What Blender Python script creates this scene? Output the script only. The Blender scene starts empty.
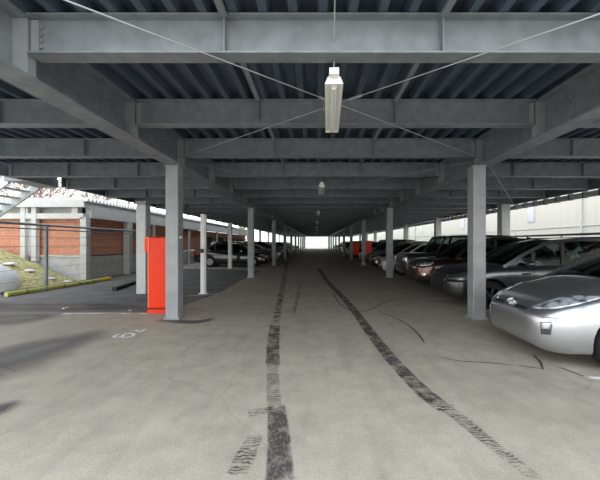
import bpy, bmesh, math, random
import numpy as np
from mathutils import Vector, Matrix
from mathutils.bvhtree import BVHTree
random.seed(7)
S = bpy.context.scene
C = S.collection
PI = math.pi

# ------------------------------------------------------------------ materials
MATS = {}
def _new(name):
    m = bpy.data.materials.new(name); m.use_nodes = True
    nt = m.node_tree; b = nt.nodes['Principled BSDF']
    MATS[name] = m
    return m, nt, b
def sset(b, k, v):
    if k in b.inputs: b.inputs[k].default_value = v
def plain(name, col, rough=.6, metal=0., coat=0., trans=0., noise=0., nscale=6., bump=0., spec=.5, emis=0.):
    """principled colour with a gentle noise variation"""
    m, nt, b = _new(name)
    b.inputs['Roughness'].default_value = rough
    b.inputs['Metallic'].default_value = metal
    sset(b, 'Coat Weight', coat); sset(b, 'Transmission Weight', trans); sset(b, 'Specular IOR Level', spec)
    if emis:
        sset(b, 'Emission Color', (*col, 1)); sset(b, 'Emission Strength', emis)
    tc = nt.nodes.new('ShaderNodeTexCoord')
    n = nt.nodes.new('ShaderNodeTexNoise'); n.inputs['Scale'].default_value = nscale; n.inputs['Detail'].default_value = 5
    nt.links.new(tc.outputs['Object'], n.inputs['Vector'])
    r = nt.nodes.new('ShaderNodeValToRGB')
    k = noise
    r.color_ramp.elements[0].position = .3; r.color_ramp.elements[1].position = .7
    r.color_ramp.elements[0].color = (*[max(0, c*(1-k)) for c in col], 1)
    r.color_ramp.elements[1].color = (*[min(1, c*(1+k)) for c in col], 1)
    nt.links.new(n.outputs['Fac'], r.inputs['Fac'])
    nt.links.new(r.outputs['Color'], b.inputs['Base Color'])
    if bump:
        bp = nt.nodes.new('ShaderNodeBump'); bp.inputs['Strength'].default_value = bump
        nt.links.new(n.outputs['Fac'], bp.inputs['Height']); nt.links.new(bp.outputs['Normal'], b.inputs['Normal'])
    return m

steel = plain('painted_steel', (.25, .275, .298), .48, .15, noise=.17, nscale=6)
steel2 = plain('column_steel', (.33, .35, .36), .55, .1, noise=.14, nscale=3)
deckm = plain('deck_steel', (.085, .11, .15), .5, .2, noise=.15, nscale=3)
rodm = plain('galvanised_rod', (.42, .44, .46), .4, .4, noise=.1)
boltm = plain('bolt_steel', (.45, .46, .47), .45, .6, noise=.1)
white_paint = plain('white_paint', (.9, .9, .88), .55, noise=.05, nscale=3)
light_housing = plain('lamp_housing_enamel', (.93, .92, .87), .4, noise=.03)
tube_glass = plain('lamp_tube_glass', (.88, .88, .84), .25, noise=.01)
red = plain('red_enamel', (.93, .05, .010), .4, noise=.05, spec=.3)
black = plain('black_plastic', (.015, .015, .016), .45, noise=.1)
rubber = plain('tyre_rubber', (.014, .014, .015), .8, noise=.2)
chrome = plain('chrome', (.75, .76, .78), .12, 1.)
alloy = plain('alloy_rim', (.45, .46, .48), .3, .9)
concrete_w = plain('grey_concrete_block', (.50, .49, .47), .85, noise=.15, nscale=4)
asphalt_o = plain('outdoor_ground', (.34, .325, .28), .9, noise=.25, nscale=1.2)
snow = plain('old_snow', (.82, .85, .87), .6, noise=.06, nscale=8, bump=.3)
barkm = plain('bark', (.30, .23, .19), .9, noise=.2)
seatm = plain('seat_fabric', (.03, .03, .032), .9, noise=.2)
galv = plain('galvanised_light', (.58, .60, .60), .5, .3, noise=.08)
def lens_mat():
    m, nt, b = _new('lamp_lens')
    tc = nt.nodes.new('ShaderNodeTexCoord'); v = nt.nodes.new('ShaderNodeTexVoronoi'); v.inputs['Scale'].default_value = 10
    nt.links.new(tc.outputs['Object'], v.inputs['Vector'])
    r_ = nt.nodes.new('ShaderNodeValToRGB'); e_ = r_.color_ramp.elements
    e_[0].position = .45; e_[0].color = (.85, .88, .93, 1); e_[1].position = .75; e_[1].color = (.16, .18, .23, 1)
    nt.links.new(v.outputs['Distance'], r_.inputs[0]); nt.links.new(r_.outputs[0], b.inputs['Base Color'])
    b.inputs['Roughness'].default_value = .12; b.inputs['Metallic'].default_value = .6; sset(b, 'Coat Weight', 1.)
    return m
mirror_tint = lens_mat()
cream = plain('cream_frame_paint', (.56, .56, .53), .6, noise=.06, nscale=3)
smoked = plain('smoked_lamp', (.06, .065, .07), .08, .3, coat=1.)
darkglass_far = plain('dark_glass', (.012, .014, .016), .06, coat=.5, spec=.8)
orange_lens = plain('amber_lens', (.75, .25, .04), .15, coat=1.)
tail_lens = plain('red_lens', (.45, .01, .01), .15, coat=1.)
interiorm = plain('dark_garage_shade', (.05, .045, .045), .8, noise=.2)

def glass_mat():
    m, nt, b = _new('tinted_glass')
    out = nt.nodes['Material Output']
    tr = nt.nodes.new('ShaderNodeBsdfTransparent'); tr.inputs['Color'].default_value = (.30, .36, .34, 1)
    gl = nt.nodes.new('ShaderNodeBsdfGlossy'); gl.inputs['Roughness'].default_value = .03
    fr = nt.nodes.new('ShaderNodeFresnel'); fr.inputs['IOR'].default_value = 1.5
    mx = nt.nodes.new('ShaderNodeMixShader')
    nt.links.new(fr.outputs[0], mx.inputs[0]); nt.links.new(tr.outputs[0], mx.inputs[1]); nt.links.new(gl.outputs[0], mx.inputs[2])
    nt.links.new(mx.outputs[0], out.inputs['Surface'])
    nt.nodes.remove(b)
    return m
glassm = glass_mat()

def floor_mat():
    m, nt, b = _new('concrete_floor')
    N, L = nt.nodes, nt.links
    tc = N.new('ShaderNodeTexCoord')
    def noise(sc, det, rough=.6):
        n = N.new('ShaderNodeTexNoise'); n.inputs['Scale'].default_value = sc; n.inputs['Detail'].default_value = det
        n.inputs['Roughness'].default_value = rough
        L.new(tc.outputs['Object'], n.inputs['Vector']); return n
    def ramp(src, p0, c0, p1, c1):
        r = N.new('ShaderNodeValToRGB'); e = r.color_ramp.elements
        e[0].position = p0; e[0].color = (*c0, 1); e[1].position = p1; e[1].color = (*c1, 1)
        L.new(src, r.inputs['Fac']); return r
    def mul(a, b_, f=1.):
        x = N.new('ShaderNodeMixRGB'); x.blend_type = 'MULTIPLY'; x.inputs[0].default_value = f
        L.new(a, x.inputs[1]); L.new(b_, x.inputs[2]); return x.outputs[0]
    big = ramp(noise(.45, 6).outputs['Fac'], .3, (.35, .322, .262), .7, (.455, .423, .348))
    mid = ramp(noise(3.2, 8, .7).outputs['Fac'], .3, (.82, .82, .82), .62, (1.08, 1.08, 1.08))
    fine = ramp(noise(75, 3, .8).outputs['Fac'], .3, (.74, .73, .72), .65, (1.12, 1.12, 1.12))
    c = mul(big.outputs[0], mid.outputs[0]); c = mul(c, fine.outputs[0])
    # faint scuffs drawn out along the driving direction
    mp = N.new('ShaderNodeMapping'); mp.inputs['Scale'].default_value = (5, .6, 1); L.new(tc.outputs['Object'], mp.inputs[0])
    sn = N.new('ShaderNodeTexNoise'); sn.inputs['Scale'].default_value = 1.3; sn.inputs['Detail'].default_value = 7
    L.new(mp.outputs[0], sn.inputs['Vector'])
    sc = ramp(sn.outputs['Fac'], .36, (.70, .70, .70), .5, (1, 1, 1))
    c = mul(c, sc.outputs[0], .25)
    # hairline cracks
    vo = N.new('ShaderNodeTexVoronoi'); vo.feature = 'DISTANCE_TO_EDGE'; vo.inputs['Scale'].default_value = .55
    wn = noise(1.8, 6); av = N.new('ShaderNodeMixRGB'); av.inputs[0].default_value = .28
    L.new(tc.outputs['Object'], av.inputs[1]); L.new(wn.outputs['Color'], av.inputs[2]); L.new(av.outputs[0], vo.inputs['Vector'])
    cr = ramp(vo.outputs['Distance'], .001, (.62, .61, .60), .006, (1, 1, 1))
    c = mul(c, cr.outputs[0], .35)
    # speckled spots
    v2 = N.new('ShaderNodeTexVoronoi'); v2.inputs['Scale'].default_value = 2.1; L.new(tc.outputs['Object'], v2.inputs['Vector'])
    sp = ramp(v2.outputs['Distance'], .028, (.35, .34, .34), .04, (1, 1, 1))
    c = mul(c, sp.outputs[0], .6)
    L.new(c, b.inputs['Base Color'])
    b.inputs['Roughness'].default_value = .72
    bp = N.new('ShaderNodeBump'); bp.inputs['Strength'].default_value = .12
    L.new(fine.outputs[0], bp.inputs['Height']); L.new(bp.outputs[0], b.inputs['Normal'])
    return m
floorm = floor_mat()

def mark_mat(name, col, cover, tread=False, soft=.12, rough=.8):
    """paint or rubber lying on the floor: broken up by noise, transparent where worn away.
    generated x = across the mark"""
    m, nt, b = _new(name)
    N, L = nt.nodes, nt.links
    out = N['Material Output']
    b.inputs['Base Color'].default_value = (*col, 1); b.inputs['Roughness'].default_value = rough
    tr = N.new('ShaderNodeBsdfTransparent'); mx = N.new('ShaderNodeMixShader')
    tc = N.new('ShaderNodeTexCoord'); uv = N.new('ShaderNodeSeparateXYZ'); L.new(tc.outputs['UV'], uv.inputs[0])
    n = N.new('ShaderNodeTexNoise'); n.inputs['Scale'].default_value = 5 if tread else 3; n.inputs['Detail'].default_value = 8
    n.inputs['Roughness'].default_value = .7
    L.new(tc.outputs['Object'], n.inputs['Vector'])
    r = N.new('ShaderNodeMapRange'); r.inputs[1].default_value = .62-cover*.4; r.inputs[2].default_value = .62-cover*.4+.2
    L.new(n.outputs['Fac'], r.inputs[0])
    # fade at the two long edges (u = 0..1)
    def math_(op, a, b2):
        q = N.new('ShaderNodeMath'); q.operation = op
        for i, v in enumerate((a, b2)):
            if isinstance(v, (int, float)): q.inputs[i].default_value = v
            else: L.new(v, q.inputs[i])
        return q.outputs[0]
    d = math_('ABSOLUTE', math_('SUBTRACT', uv.outputs[0], .5), 0)
    e = N.new('ShaderNodeMapRange'); e.inputs[1].default_value = .5; e.inputs[2].default_value = .5-soft
    L.new(d, e.inputs[0])
    dv = math_('ABSOLUTE', math_('SUBTRACT', uv.outputs[1], .5), 0)
    e2 = N.new('ShaderNodeMapRange'); e2.inputs[1].default_value = .5; e2.inputs[2].default_value = .5-soft*.6
    L.new(dv, e2.inputs[0])
    f = math_('MULTIPLY', math_('MULTIPLY', r.outputs[0], e.outputs[0]), e2.outputs[0])
    if tread == 2:           # ladder print of single tread blocks
        w = N.new('ShaderNodeTexWave'); w.wave_type = 'BANDS'; w.bands_direction = 'Y'; w.inputs['Scale'].default_value = 9
        w.inputs['Distortion'].default_value = 12; w.inputs['Detail'].default_value = 3
        L.new(tc.outputs['Object'], w.inputs['Vector'])
        w2 = N.new('ShaderNodeMapRange'); w2.inputs[1].default_value = .35; w2.inputs[2].default_value = .6
        w2.inputs[3].default_value = .08; L.new(w.outputs[1], w2.inputs[0])
        f = math_('MULTIPLY', math_('MULTIPLY', f, w2.outputs[0]), .6)
    elif tread:
        g = N.new('ShaderNodeTexNoise'); g.inputs['Scale'].default_value = 38; g.inputs['Detail'].default_value = 4
        mp = N.new('ShaderNodeMapping'); mp.inputs['Scale'].default_value = (1.6, .7, 1); L.new(tc.outputs['Object'], mp.inputs[0]); L.new(mp.outputs[0], g.inputs['Vector'])
        g2 = N.new('ShaderNodeMapRange'); g2.inputs[1].default_value = .36; g2.inputs[2].default_value = .55; g2.inputs[3].default_value = .5
        L.new(g.outputs['Fac'], g2.inputs[0])
        f = math_('MULTIPLY', math_('MULTIPLY', f, g2.outputs[0]), .86)
    L.new(f, mx.inputs[0]); L.new(tr.outputs[0], mx.inputs[1]); L.new(b.outputs[0], mx.inputs[2])
    L.new(mx.outputs[0], out.inputs['Surface'])
    return m
rubber_mark = mark_mat('rubber_on_concrete', (.062, .05, .051), .68, 1, .10)
rubber_mid = mark_mat('worn_rubber_on_concrete', (.05, .042, .042), .52, 1, .25)
rubber_faint = mark_mat('faint_rubber_on_concrete', (.06, .045, .042), .66, 2)
shade_damp_mark = mark_mat('shade_damp_patch', (.022, .024, .03), 1.1, False, .5, .35)  # paints the shadow smears on the floor as well as the wet gutter
crack_mark = mark_mat('crack_filler', (.06, .055, .05), .8, False, .2)
line_lit_mark = mark_mat('worn_line_and_lit_white', (.75, .75, .72), .75, False, .1)
number_mark = mark_mat('white_number_paint', (.8, .8, .78), 1.1, False, .04)

def siding_mat(name, col, scale, axis='Z', rib=.25, dark=.5, rough=.7):
    m, nt, b = _new(name)
    N, L = nt.nodes, nt.links
    tc = N.new('ShaderNodeTexCoord')
    w = N.new('ShaderNodeTexWave'); w.wave_profile = 'SAW'; w.bands_direction = axis; w.inputs['Scale'].default_value = scale
    L.new(tc.outputs['Object'], w.inputs['Vector'])
    r = N.new('ShaderNodeValToRGB'); e = r.color_ramp.elements
    e[0].position = .0; e[0].color = (*[c*dark for c in col], 1); e[1].position = .12; e[1].color = (*col, 1)
    L.new(w.outputs[1], r.inputs[0])
    n = N.new('ShaderNodeTexNoise'); n.inputs['Scale'].default_value = 9; n.inputs['Detail'].default_value = 6
    L.new(tc.outputs['Object'], n.inputs['Vector'])
    r2 = N.new('ShaderNodeValToRGB'); r2.color_ramp.elements[0].color = (1-rib, 1-rib, 1-rib, 1); r2.color_ramp.elements[1].color = (1+rib, 1+rib, 1+rib, 1)
    r2.color_ramp.elements[0].position = .3; r2.color_ramp.elements[1].position = .7
    L.new(n.outputs[0], r2.inputs[0])
    x = N.new('ShaderNodeMixRGB'); x.blend_type = 'MULTIPLY'; x.inputs[0].default_value = 1
    L.new(r.outputs[0], x.inputs[1]); L.new(r2.outputs[0], x.inputs[2]); L.new(x.outputs[0], b.inputs['Base Color'])
    b.inputs['Roughness'].default_value = rough
    bp = N.new('ShaderNodeBump'); bp.inputs['Strength'].default_value = .4; L.new(w.outputs[1], bp.inputs['Height'])
    L.new(bp.outputs[0], b.inputs['Normal'])
    return m
brick = siding_mat('orange_brick_cladding', (.56, .24, .145), .95, 'Z', .18, .45)
beige = siding_mat('cream_metal_siding', (.62, .60, .53), .55, 'Y', .04, .9)
grassm = plain('dry_grass', (.38, .36, .17), .95, noise=.5, nscale=9, bump=.5)
yellow = siding_mat('yellow_black_rubber', (.52, .52, .16), .5, 'Y', .1, .1)

def paint(name, col, metal=.5, rough=.3):
    return plain(name, col, rough, metal, coat=1., noise=.03, nscale=40)

# ------------------------------------------------------------------ mesh helpers
class MB:
    def __init__(s): s.bm = bmesh.new()
    def box(s, x0, x1, y0, y1, z0, z1):
        v = [s.bm.verts.new(p) for p in ((x0,y0,z0),(x1,y0,z0),(x1,y1,z0),(x0,y1,z0),(x0,y0,z1),(x1,y0,z1),(x1,y1,z1),(x0,y1,z1))]
        for f in ((3,2,1,0),(4,5,6,7),(0,1,5,4),(1,2,6,5),(2,3,7,6),(3,0,4,7)): s.bm.faces.new([v[i] for i in f])
        return s
    def prism(s, poly, axis, a, b):
        """poly of (u,v); extruded along axis from a to b"""
        def P(u, v, t):
            return {'x': (t,u,v), 'y': (u,t,v), 'z': (u,v,t)}[axis]
        A = [s.bm.verts.new(P(u,v,a)) for u,v in poly]; B = [s.bm.verts.new(P(u,v,b)) for u,v in poly]
        n = len(poly)
        s.bm.faces.new(A); s.bm.faces.new(B[::-1])
        for i in range(n): s.bm.faces.new((A[i], A[(i+1)%n], B[(i+1)%n], B[i]))
        return s
    def tube(s, pts, r, n=8, r1=None):
        pts = [Vector(p) for p in pts]; rings = []
        m = len(pts)
        for i, p in enumerate(pts):
            d = (pts[min(i+1, m-1)]-pts[max(i-1, 0)]).normalized()
            up = Vector((0,0,1)) if abs(d.z) < .9 else Vector((1,0,0))
            a = d.cross(up).normalized(); b = d.cross(a)
            rr = r if r1 is None else r+(r1-r)*i/(m-1)
            rings.append([s.bm.verts.new(p+a*math.cos(2*PI*k/n)*rr+b*math.sin(2*PI*k/n)*rr) for k in range(n)])
        for A, B in zip(rings, rings[1:]):
            for k in range(n): s.bm.faces.new((A[k], A[(k+1)%n], B[(k+1)%n], B[k]))
        s.bm.faces.new(rings[0][::-1]); s.bm.faces.new(rings[-1])
        return s
    def grid(s, rows, close=False):
        V = [[s.bm.verts.new(p) for p in r] for r in rows]
        for A, B in zip(V, V[1:]):
            for k in range(len(A)-1):
                try: s.bm.faces.new((A[k], A[k+1], B[k+1], B[k]))
                except ValueError: pass
        return V
    def lathe(s, prof, n, axis='y', c=(0,0,0)):
        """prof of (along, radius)"""
        rings = []
        for t, r in prof:
            ring = []
            for k in range(n):
                a = 2*PI*k/n; u, v = math.cos(a)*r, math.sin(a)*r
                p = {'y': (u,t,v), 'x': (t,u,v), 'z': (u,v,t)}[axis]
                ring.append(s.bm.verts.new((p[0]+c[0], p[1]+c[1], p[2]+c[2])))
            rings.append(ring)
        for A, B in zip(rings, rings[1:]):
            for k in range(n): s.bm.faces.new((A[k], A[(k+1)%n], B[(k+1)%n], B[k]))
        for R in (rings[0], rings[-1]):
            try: s.bm.faces.new(R)
            except ValueError: pass
        return s
    def build(s, name, mat, parent=None, smooth=None, bevel=0, solid=0):
        bmesh.ops.recalc_face_normals(s.bm, faces=s.bm.faces)
        if bevel: bmesh.ops.bevel(s.bm, geom=list(s.bm.edges), offset=bevel, segments=1, affect='EDGES', profile=.5)
        me = bpy.data.meshes.new(name); s.bm.to_mesh(me); s.bm.free()
        for m in (mat if isinstance(mat, (list, tuple)) else [mat]): me.materials.append(m)
        if smooth is not None:
            me.polygons.foreach_set('use_smooth', [True]*len(me.polygons))
            me.set_sharp_from_angle(angle=math.radians(smooth))
        o = bpy.data.objects.new(name, me); C.objects.link(o)
        if solid:
            md = o.modifiers.new('thickness', 'SOLIDIFY'); md.thickness = solid; md.offset = -1
        if parent: o.parent = parent
        return o
def tag(o, label=None, cat=None, group=None, kind=None):
    if label: o['label'] = label
    if cat: o['category'] = cat
    if group: o['group'] = group
    if kind: o['kind'] = kind
    return o
def empty(name, loc, rz=0):
    o = bpy.data.objects.new(name, None); C.objects.link(o); o.location = loc; o.rotation_euler = (0,0,rz); o.empty_display_size = .2
    return o
def copy_tree(o, parent=None):
    c = o.copy(); C.objects.link(c)
    if parent: c.parent = parent
    for ch in [x for x in KIDS.get(o.name, [])]: copy_tree(ch, c)
    return c
KIDS = {}
def index_kids():
    KIDS.clear()
    for o in bpy.data.objects:
        if o.parent: KIDS.setdefault(o.parent.name, []).append(o)
ORD = ['nearest', 'second', 'third', 'fourth', 'fifth', 'sixth', 'seventh', 'eighth', 'ninth', 'tenth', 'eleventh', 'twelfth', 'thirteenth', 'fourteenth']

# ------------------------------------------------------------------ layout numbers (metres)
Y0, YD, Y1 = 1.25, 2.35, 88.5               # girders begin / unseen deck front cut back for sky light / end
XL, XR = -2.78, 3.34              # girder lines
EL, ER = -8.05, 8.75              # outer deck edges
ZG = 3.03                         # girder underside
ZB, ZT = 3.215, 3.575             # cross beam bottom / top
PITCH = 7.6
COLY = [6.42+PITCH*k for k in range(11)]

# ------------------------------------------------------------------ floor, ground, ceiling
tag(MB().box(-9.0, 9.3, -6, 92, -.25, 0).build('floor', floorm), kind='structure')
tag(MB().box(-45, 45, -30, 190, -.5, -.04).build('ground', asphalt_o), kind='structure')

dark_asphalt = plain('dark_bay_asphalt', (.135, .132, .128), .75, noise=.35, nscale=1.6)
ap = MB(); outline = [(-8.98, 6.95), (-5.6, 6.92), (-3.55, 6.9), (-3.2, 7.6), (-2.9, 9.6), (-3.0, 13), (-2.95, 17.4), (-4.2, 18.3), (-8.98, 19.2)]
ap.prism(outline, 'z', -.05, .0012)
tag(ap.build('floor_bay', dark_asphalt), kind='structure')
mb = MB(); p = .27; prof = []; x = EL
zc0, zc1 = 3.58, 3.69
prof.append((EL, zc0))
x = EL+.05
while x < ER-.3:
    prof += [(x, zc0), (x+.035, zc1), (x+.035+.125, zc1), (x+.195, zc0)]
    x += p
prof.append((ER, zc0)); prof += [(ER, 3.85), (EL, 3.85)]
A = [mb.bm.verts.new((u, YD, v)) for u, v in prof]; B = [mb.bm.verts.new((u, Y1, v)) for u, v in prof]
n = len(prof)
for i in range(n): mb.bm.faces.new((A[i], A[(i+1)%n], B[(i+1)%n], B[i]))
for R in (A, B):
    f = mb.bm.faces.new(R)
ceiling = tag(mb.build('ceiling', deckm), kind='structure')

# ------------------------------------------------------------------ steelwork
def ibeam_x(mb, x0, x1, yc, zb, zt, fw=.17, tf=.016, tw=.012):
    mb.box(x0, x1, yc-fw/2, yc+fw/2, zb, zb+tf)
    mb.box(x0, x1, yc-fw/2, yc+fw/2, zt-tf, zt)
    mb.box(x0, x1, yc-tw/2, yc+tw/2, zb+tf, zt-tf)
def ibeam_y(mb, xc, y0, y1, zb, zt, fw=.30, tf=.02, tw=.014):
    mb.box(xc-fw/2, xc+fw/2, y0, y1, zb, zb+tf)
    mb.box(xc-fw/2, xc+fw/2, y0, y1, zt-tf, zt)
    mb.box(xc-tw/2, xc+tw/2, y0, y1, zb+tf, zt-tf)

rows = [2.965, 4.69]
y = 6.42
while y < Y1-.2:
    rows.append(y); y += 1.9
def stiff(parent, x, yc, both=True):
    mb = MB()
    mb.prism([(yc-.083, ZB+.016), (yc-.006, ZB+.016), (yc-.006, ZT-.016), (yc-.083, ZT-.016)], 'x', x-.006, x+.006)
    mb.prism([(yc+.083, ZB+.016), (yc+.006, ZB+.016), (yc+.006, ZT-.016), (yc+.083, ZT-.016)], 'x', x-.006, x+.006)
    return mb.build('stiffener', steel, parent)
SX = (-.83, 1.15)
bays = [('aisle', XL+.165, XR-.165, 'over the driving aisle', SX),
        ('left', EL+.09, XL-.165, 'over the empty bays on the brick building side', (-6.4, -4.6)),
        ('right', XR+.165, ER-.09, 'over the parked cars on the warehouse side', (5.1, 6.9))]
for bi, (key, x0, x1, where, sx) in enumerate(bays):
    for i, yc in enumerate(rows):
        mb = MB(); ibeam_x(mb, x0, x1, yc, ZB, ZT)
        o = mb.build('cross_beam', steel)
        if i < 8:
            order = ('nearest' if i == 0 else ORD[i])
            lab = f'grey cross beam {where}, ' + ('first of its row' if i == 0 else f'{order} from the open end')
            tag(o, lab, 'beam', 'cross beams '+where)
        elif i < 17:
            tag(o, 'dim grey cross beam beyond the eighth, '+where, 'beam', 'mid distance cross beams '+where)
        else:
            tag(o, 'dark distant cross beam near the bright exit, '+where, 'beam', 'distant cross beams '+where)
        if i < 12:
            for s in sx: stiff(o, s, yc)
            for s in (x0+.036, x1-.036):                      # bolted end cleat
                c = MB().box(s-.035, s+.035, yc-.03, yc+.03, ZB+.03, ZT-.03).build('end_cleat', steel2, o)
        if key == 'aisle' and i < 10:                         # angle running to the next beam nearer the camera
            ya = (rows[i-1]+.09) if i else YD+.02
            for s in sx:
                MB().box(s-.03, s+.03, ya, yc-.09, 3.535, 3.574).build('bridging_angle', steel, o)
        if key == 'aisle' and i in (0, 2):
            b = MB()
            if i == 0:
                for sgn, xx in ((1, x0+.09), ):
                    for zz in (3.30, 3.36, 3.42, 3.48):
                        b.lathe([(yc-.03, .012), (yc-.006, .012)], 6, 'y', (xx, 0, zz))
            else:
                for k in range(7):
                    b.lathe([(yc-.105, .014), (yc-.085, .014)], 6, 'y', (2.55+k*.055, 0, ZB+.008))
                    b.lathe([(yc-.085, .006), (yc-.06, .006)], 6, 'y', (2.55+k*.055, 0, ZB-.02))
            b.build('bolt_row', boltm, o)

for xc, side in ((XL, 'above the columns beside the red cabinet'), (XR, 'above the columns in front of the parked cars')):
    mb = MB(); ibeam_y(mb, xc, Y0, Y1, ZG, 3.577)
    g = tag(mb.build('main_girder', steel), f'deep grey girder running lengthwise {side}', 'girder')
    for i, yc in enumerate(rows[:14]):
        for s in (-1, 1):
            MB().box(*sorted((xc+s*.008, xc+s*.148)), yc-.045, yc+.045, ZG+.021, 3.555).build('connection_plate', steel2, g)
    s = 1 if xc < 0 else -1
    for k, yc in enumerate(rows[1:6]):
        for dy in (-.55, -.49):
            for zz in (3.15, 3.24, 3.33, 3.42):
                MB().lathe([(xc+s*.008, .013), (xc+s*.026, .013)], 6, 'x', (0, yc+dy, zz)).build('bolt', boltm, g)
    MB().box(xc-.012, xc+.012, Y0-.012, Y0-.001, ZG, 3.577).build('end_plate', steel, g)

# outer edge channels (fascia)
def channel(xc, s, y0, y1, zb, label):
    mb = MB()
    mb.box(xc-.01, xc+.01, y0, y1, zb, 3.86)
    mb.box(*sorted((xc, xc-s*.1)), y0, y1, zb, zb+.012)
    o = tag(mb.build('edge_beam', steel), label, 'edge beam')
    return o
darkrail0 = plain('weathered_bracket', (.12, .12, .13), .6)
eb = channel(EL-.02, -1, 10.15, Y1, 3.28, 'long grey channel closing the deck edge above the brick building side')
b = MB()
yy = 10.6
while yy < 60:
    b.box(EL-.05, EL-.032, yy, yy+.10, 3.3, 3.75); yy += .95
b.build('edge_brackets', steel2, eb)
channel(EL-.14, -1, Y0, 10.12, 3.25, 'deeper grey edge panel where the outside stair meets the deck')
er = channel(ER+.02, 1, Y0, Y1, 3.19, 'long grey channel closing the deck edge above the parked cars')
er.data.materials[0] = steel
MB().box(ER+.032, ER+.17, YD, Y1, 2.99, 3.16).build('gutter', galv, er)
b = MB(); yy = 1.5
while yy < 60:
    b.box(ER+.028, ER+.174, yy+1.2, yy+1.26, 2.975, 3.24); yy += .6
b.build('gutter_bracket', darkrail0, er)

# columns
def column(xc, yc, w, ztop, mat, name, label, group=None, near=True):
    t = tag(empty(name, (xc, yc, 0)), label, 'column', group)
    mb = MB(); h = w/2
    if near:
        # box column with a slim weld lip on each inner edge
        mb.prism([(-h+.008,-h), (h-.008,-h), (h,-h+.008), (h,h-.008), (h-.008,h), (-h+.008,h), (-h,h-.008), (-h,-h+.008)], 'z', .0, ztop-.012)
    else: mb.box(-h, h, -h, h, 0, ztop-.012)
    mb.build('shaft', mat, t)
    MB().box(-h-.02, h+.02, -h-.02, h+.02, ztop-.012, ztop).build('cap_plate', mat, t)
    if near:
        MB().box(-h-.03, h+.03, -h-.03, h+.03, 0, .018).build('base_plate', mat, t)
        b = MB()
        for sx_ in (-1, 1):
            for sy_ in (-1, 1): b.lathe([(.018, .011), (.045, .011)], 6, 'z', (sx_*(h+.014), sy_*(h+.014), 0))
        b.build('anchor_bolts', boltm, t)
    return t
for k, yc in enumerate(COLY):
    near = k < 4
    if k == 0: la = 'grey square steel column standing directly beside the tall red cabinet'
    elif k < 6: la = f'grey square steel column of the row by the brick building, {ORD[k]} from the camera'
    else: la = 'distant dark column of the row by the brick building, near the exit'
    cx = -2.84
    t = column(cx, yc, .25, ZG, steel2, 'steel_column', la, 'aisle columns on the brick building side', near)
    if k == 0:
        MB().lathe([(0, .022), (.02, .022), (.03, .012)], 10, 'x', (.125, -.03, 1.61)).build('junction_cap', white_paint, t)
    if k == 0: lb = 'grey square steel column at the nose of the silver hatchback'
    elif k < 6: lb = f'grey square steel column in front of the parked car row, {ORD[k]} from the camera'
    else: lb = 'distant dark column of the parked car row, near the exit'
    t = column(3.22, yc, .25, ZG, steel2, 'steel_column', lb, 'aisle columns on the parked car side', near)
for k in range(4, 9):
    column(-7.75, COLY[k], .33, 3.27, galv, 'outer_column',
           'pale outer column at the deck edge behind the cars parked by the brick building', 'outer columns on the brick building side', False)
column(-5.1, 19.0, .20, 2.69, white_paint, 'outer_column', 'white post further off, between the slim white pole and second column', None, False)
for k in range(1, 8):
    column(8.22, COLY[k], .36, 3.19, galv, 'outer_column',
           'pale wide outer column rising behind the dark grey minivan' if k == 1 else
           (f'pale outer column behind the parked car row, {ORD[k]} along the deck edge' if k < 4 else 'distant pale outer column behind the parked car row'),
           None if k < 4 else 'distant outer columns on the warehouse side', False)
# the two free-standing white posts beyond the red cabinet
t = tag(empty('outer_column', (-5.12, 9.5, 0)), 'pale grey round-edged post standing just behind the red cabinet', 'post')
MB().box(-.145, .145, -.145, .145, 0, 2.64).build('shaft', galv, t, bevel=.02)
MB().box(-.15, .15, -.15, .15, 2.64, 2.72).build('cap', steel2, t)
t = tag(empty('sign_pole', (-3.34, 9.5, 0)), 'slim white pole with small black box, past the near column', 'pole')
MB().box(-.075, .04, -.05, .05, 0, 2.36).build('shaft', white_paint, t, bevel=.006)
MB().box(.045, .085, -.04, .04, 0, 2.33).build('side_channel', galv, t)
MB().box(-.17, .03, -.14, -.055, 1.21, 1.33).build('switch_box', black, t, bevel=.01)
MB().box(-.12, .12, -.1, .1, 0, .015).build('base_plate', white_paint, t)

# rod bracing in the ceiling plane
def rods(x0, x1, y0, y1, z, where, r=.008):
    for a, b in (((x0,y0),(x1,y1)), ((x1,y0),(x0,y1))):
        zz = z if a[0] == x0 else z+.02
        mb = MB().tube([(a[0],a[1],zz), (b[0],b[1],zz)], r, 6)
        d = 'starting at the brick building side' if a[0] == x0 else 'starting at the parked car side'
        o = tag(mb.build('brace_rod', rodm), f'thin diagonal brace rod {where}, {d}', 'brace rod')
        m = Vector((a[0]*.53+b[0]*.47, a[1]*.53+b[1]*.47, zz)); dd = Vector((b[0]-a[0], b[1]-a[1], 0)).normalized()*.09
        MB().tube([m-dd, m+dd], .016, 8).build('turnbuckle', rodm, o)
        for q in (a, b):
            MB().box(q[0]-.05, q[0]+.05, q[1]-.03, q[1]+.03, zz-.006, zz+.006).build('gusset_plate', steel, o)
rods(XL+.16, XR-.16, 1.45, 6.25, 3.165, 'nearest the camera', .006)
for k in range(3):
    rods(XL+.16, XR-.16, COLY[k]+.2, COLY[k+1]-.15, 3.165, f'past the {["first","second","third"][k]} column pair', .006)
rods(XR+.2, ER-.2, COLY[0]+.2, COLY[1]-.2, 3.165, 'above the dark grey minivan', .007)

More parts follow.
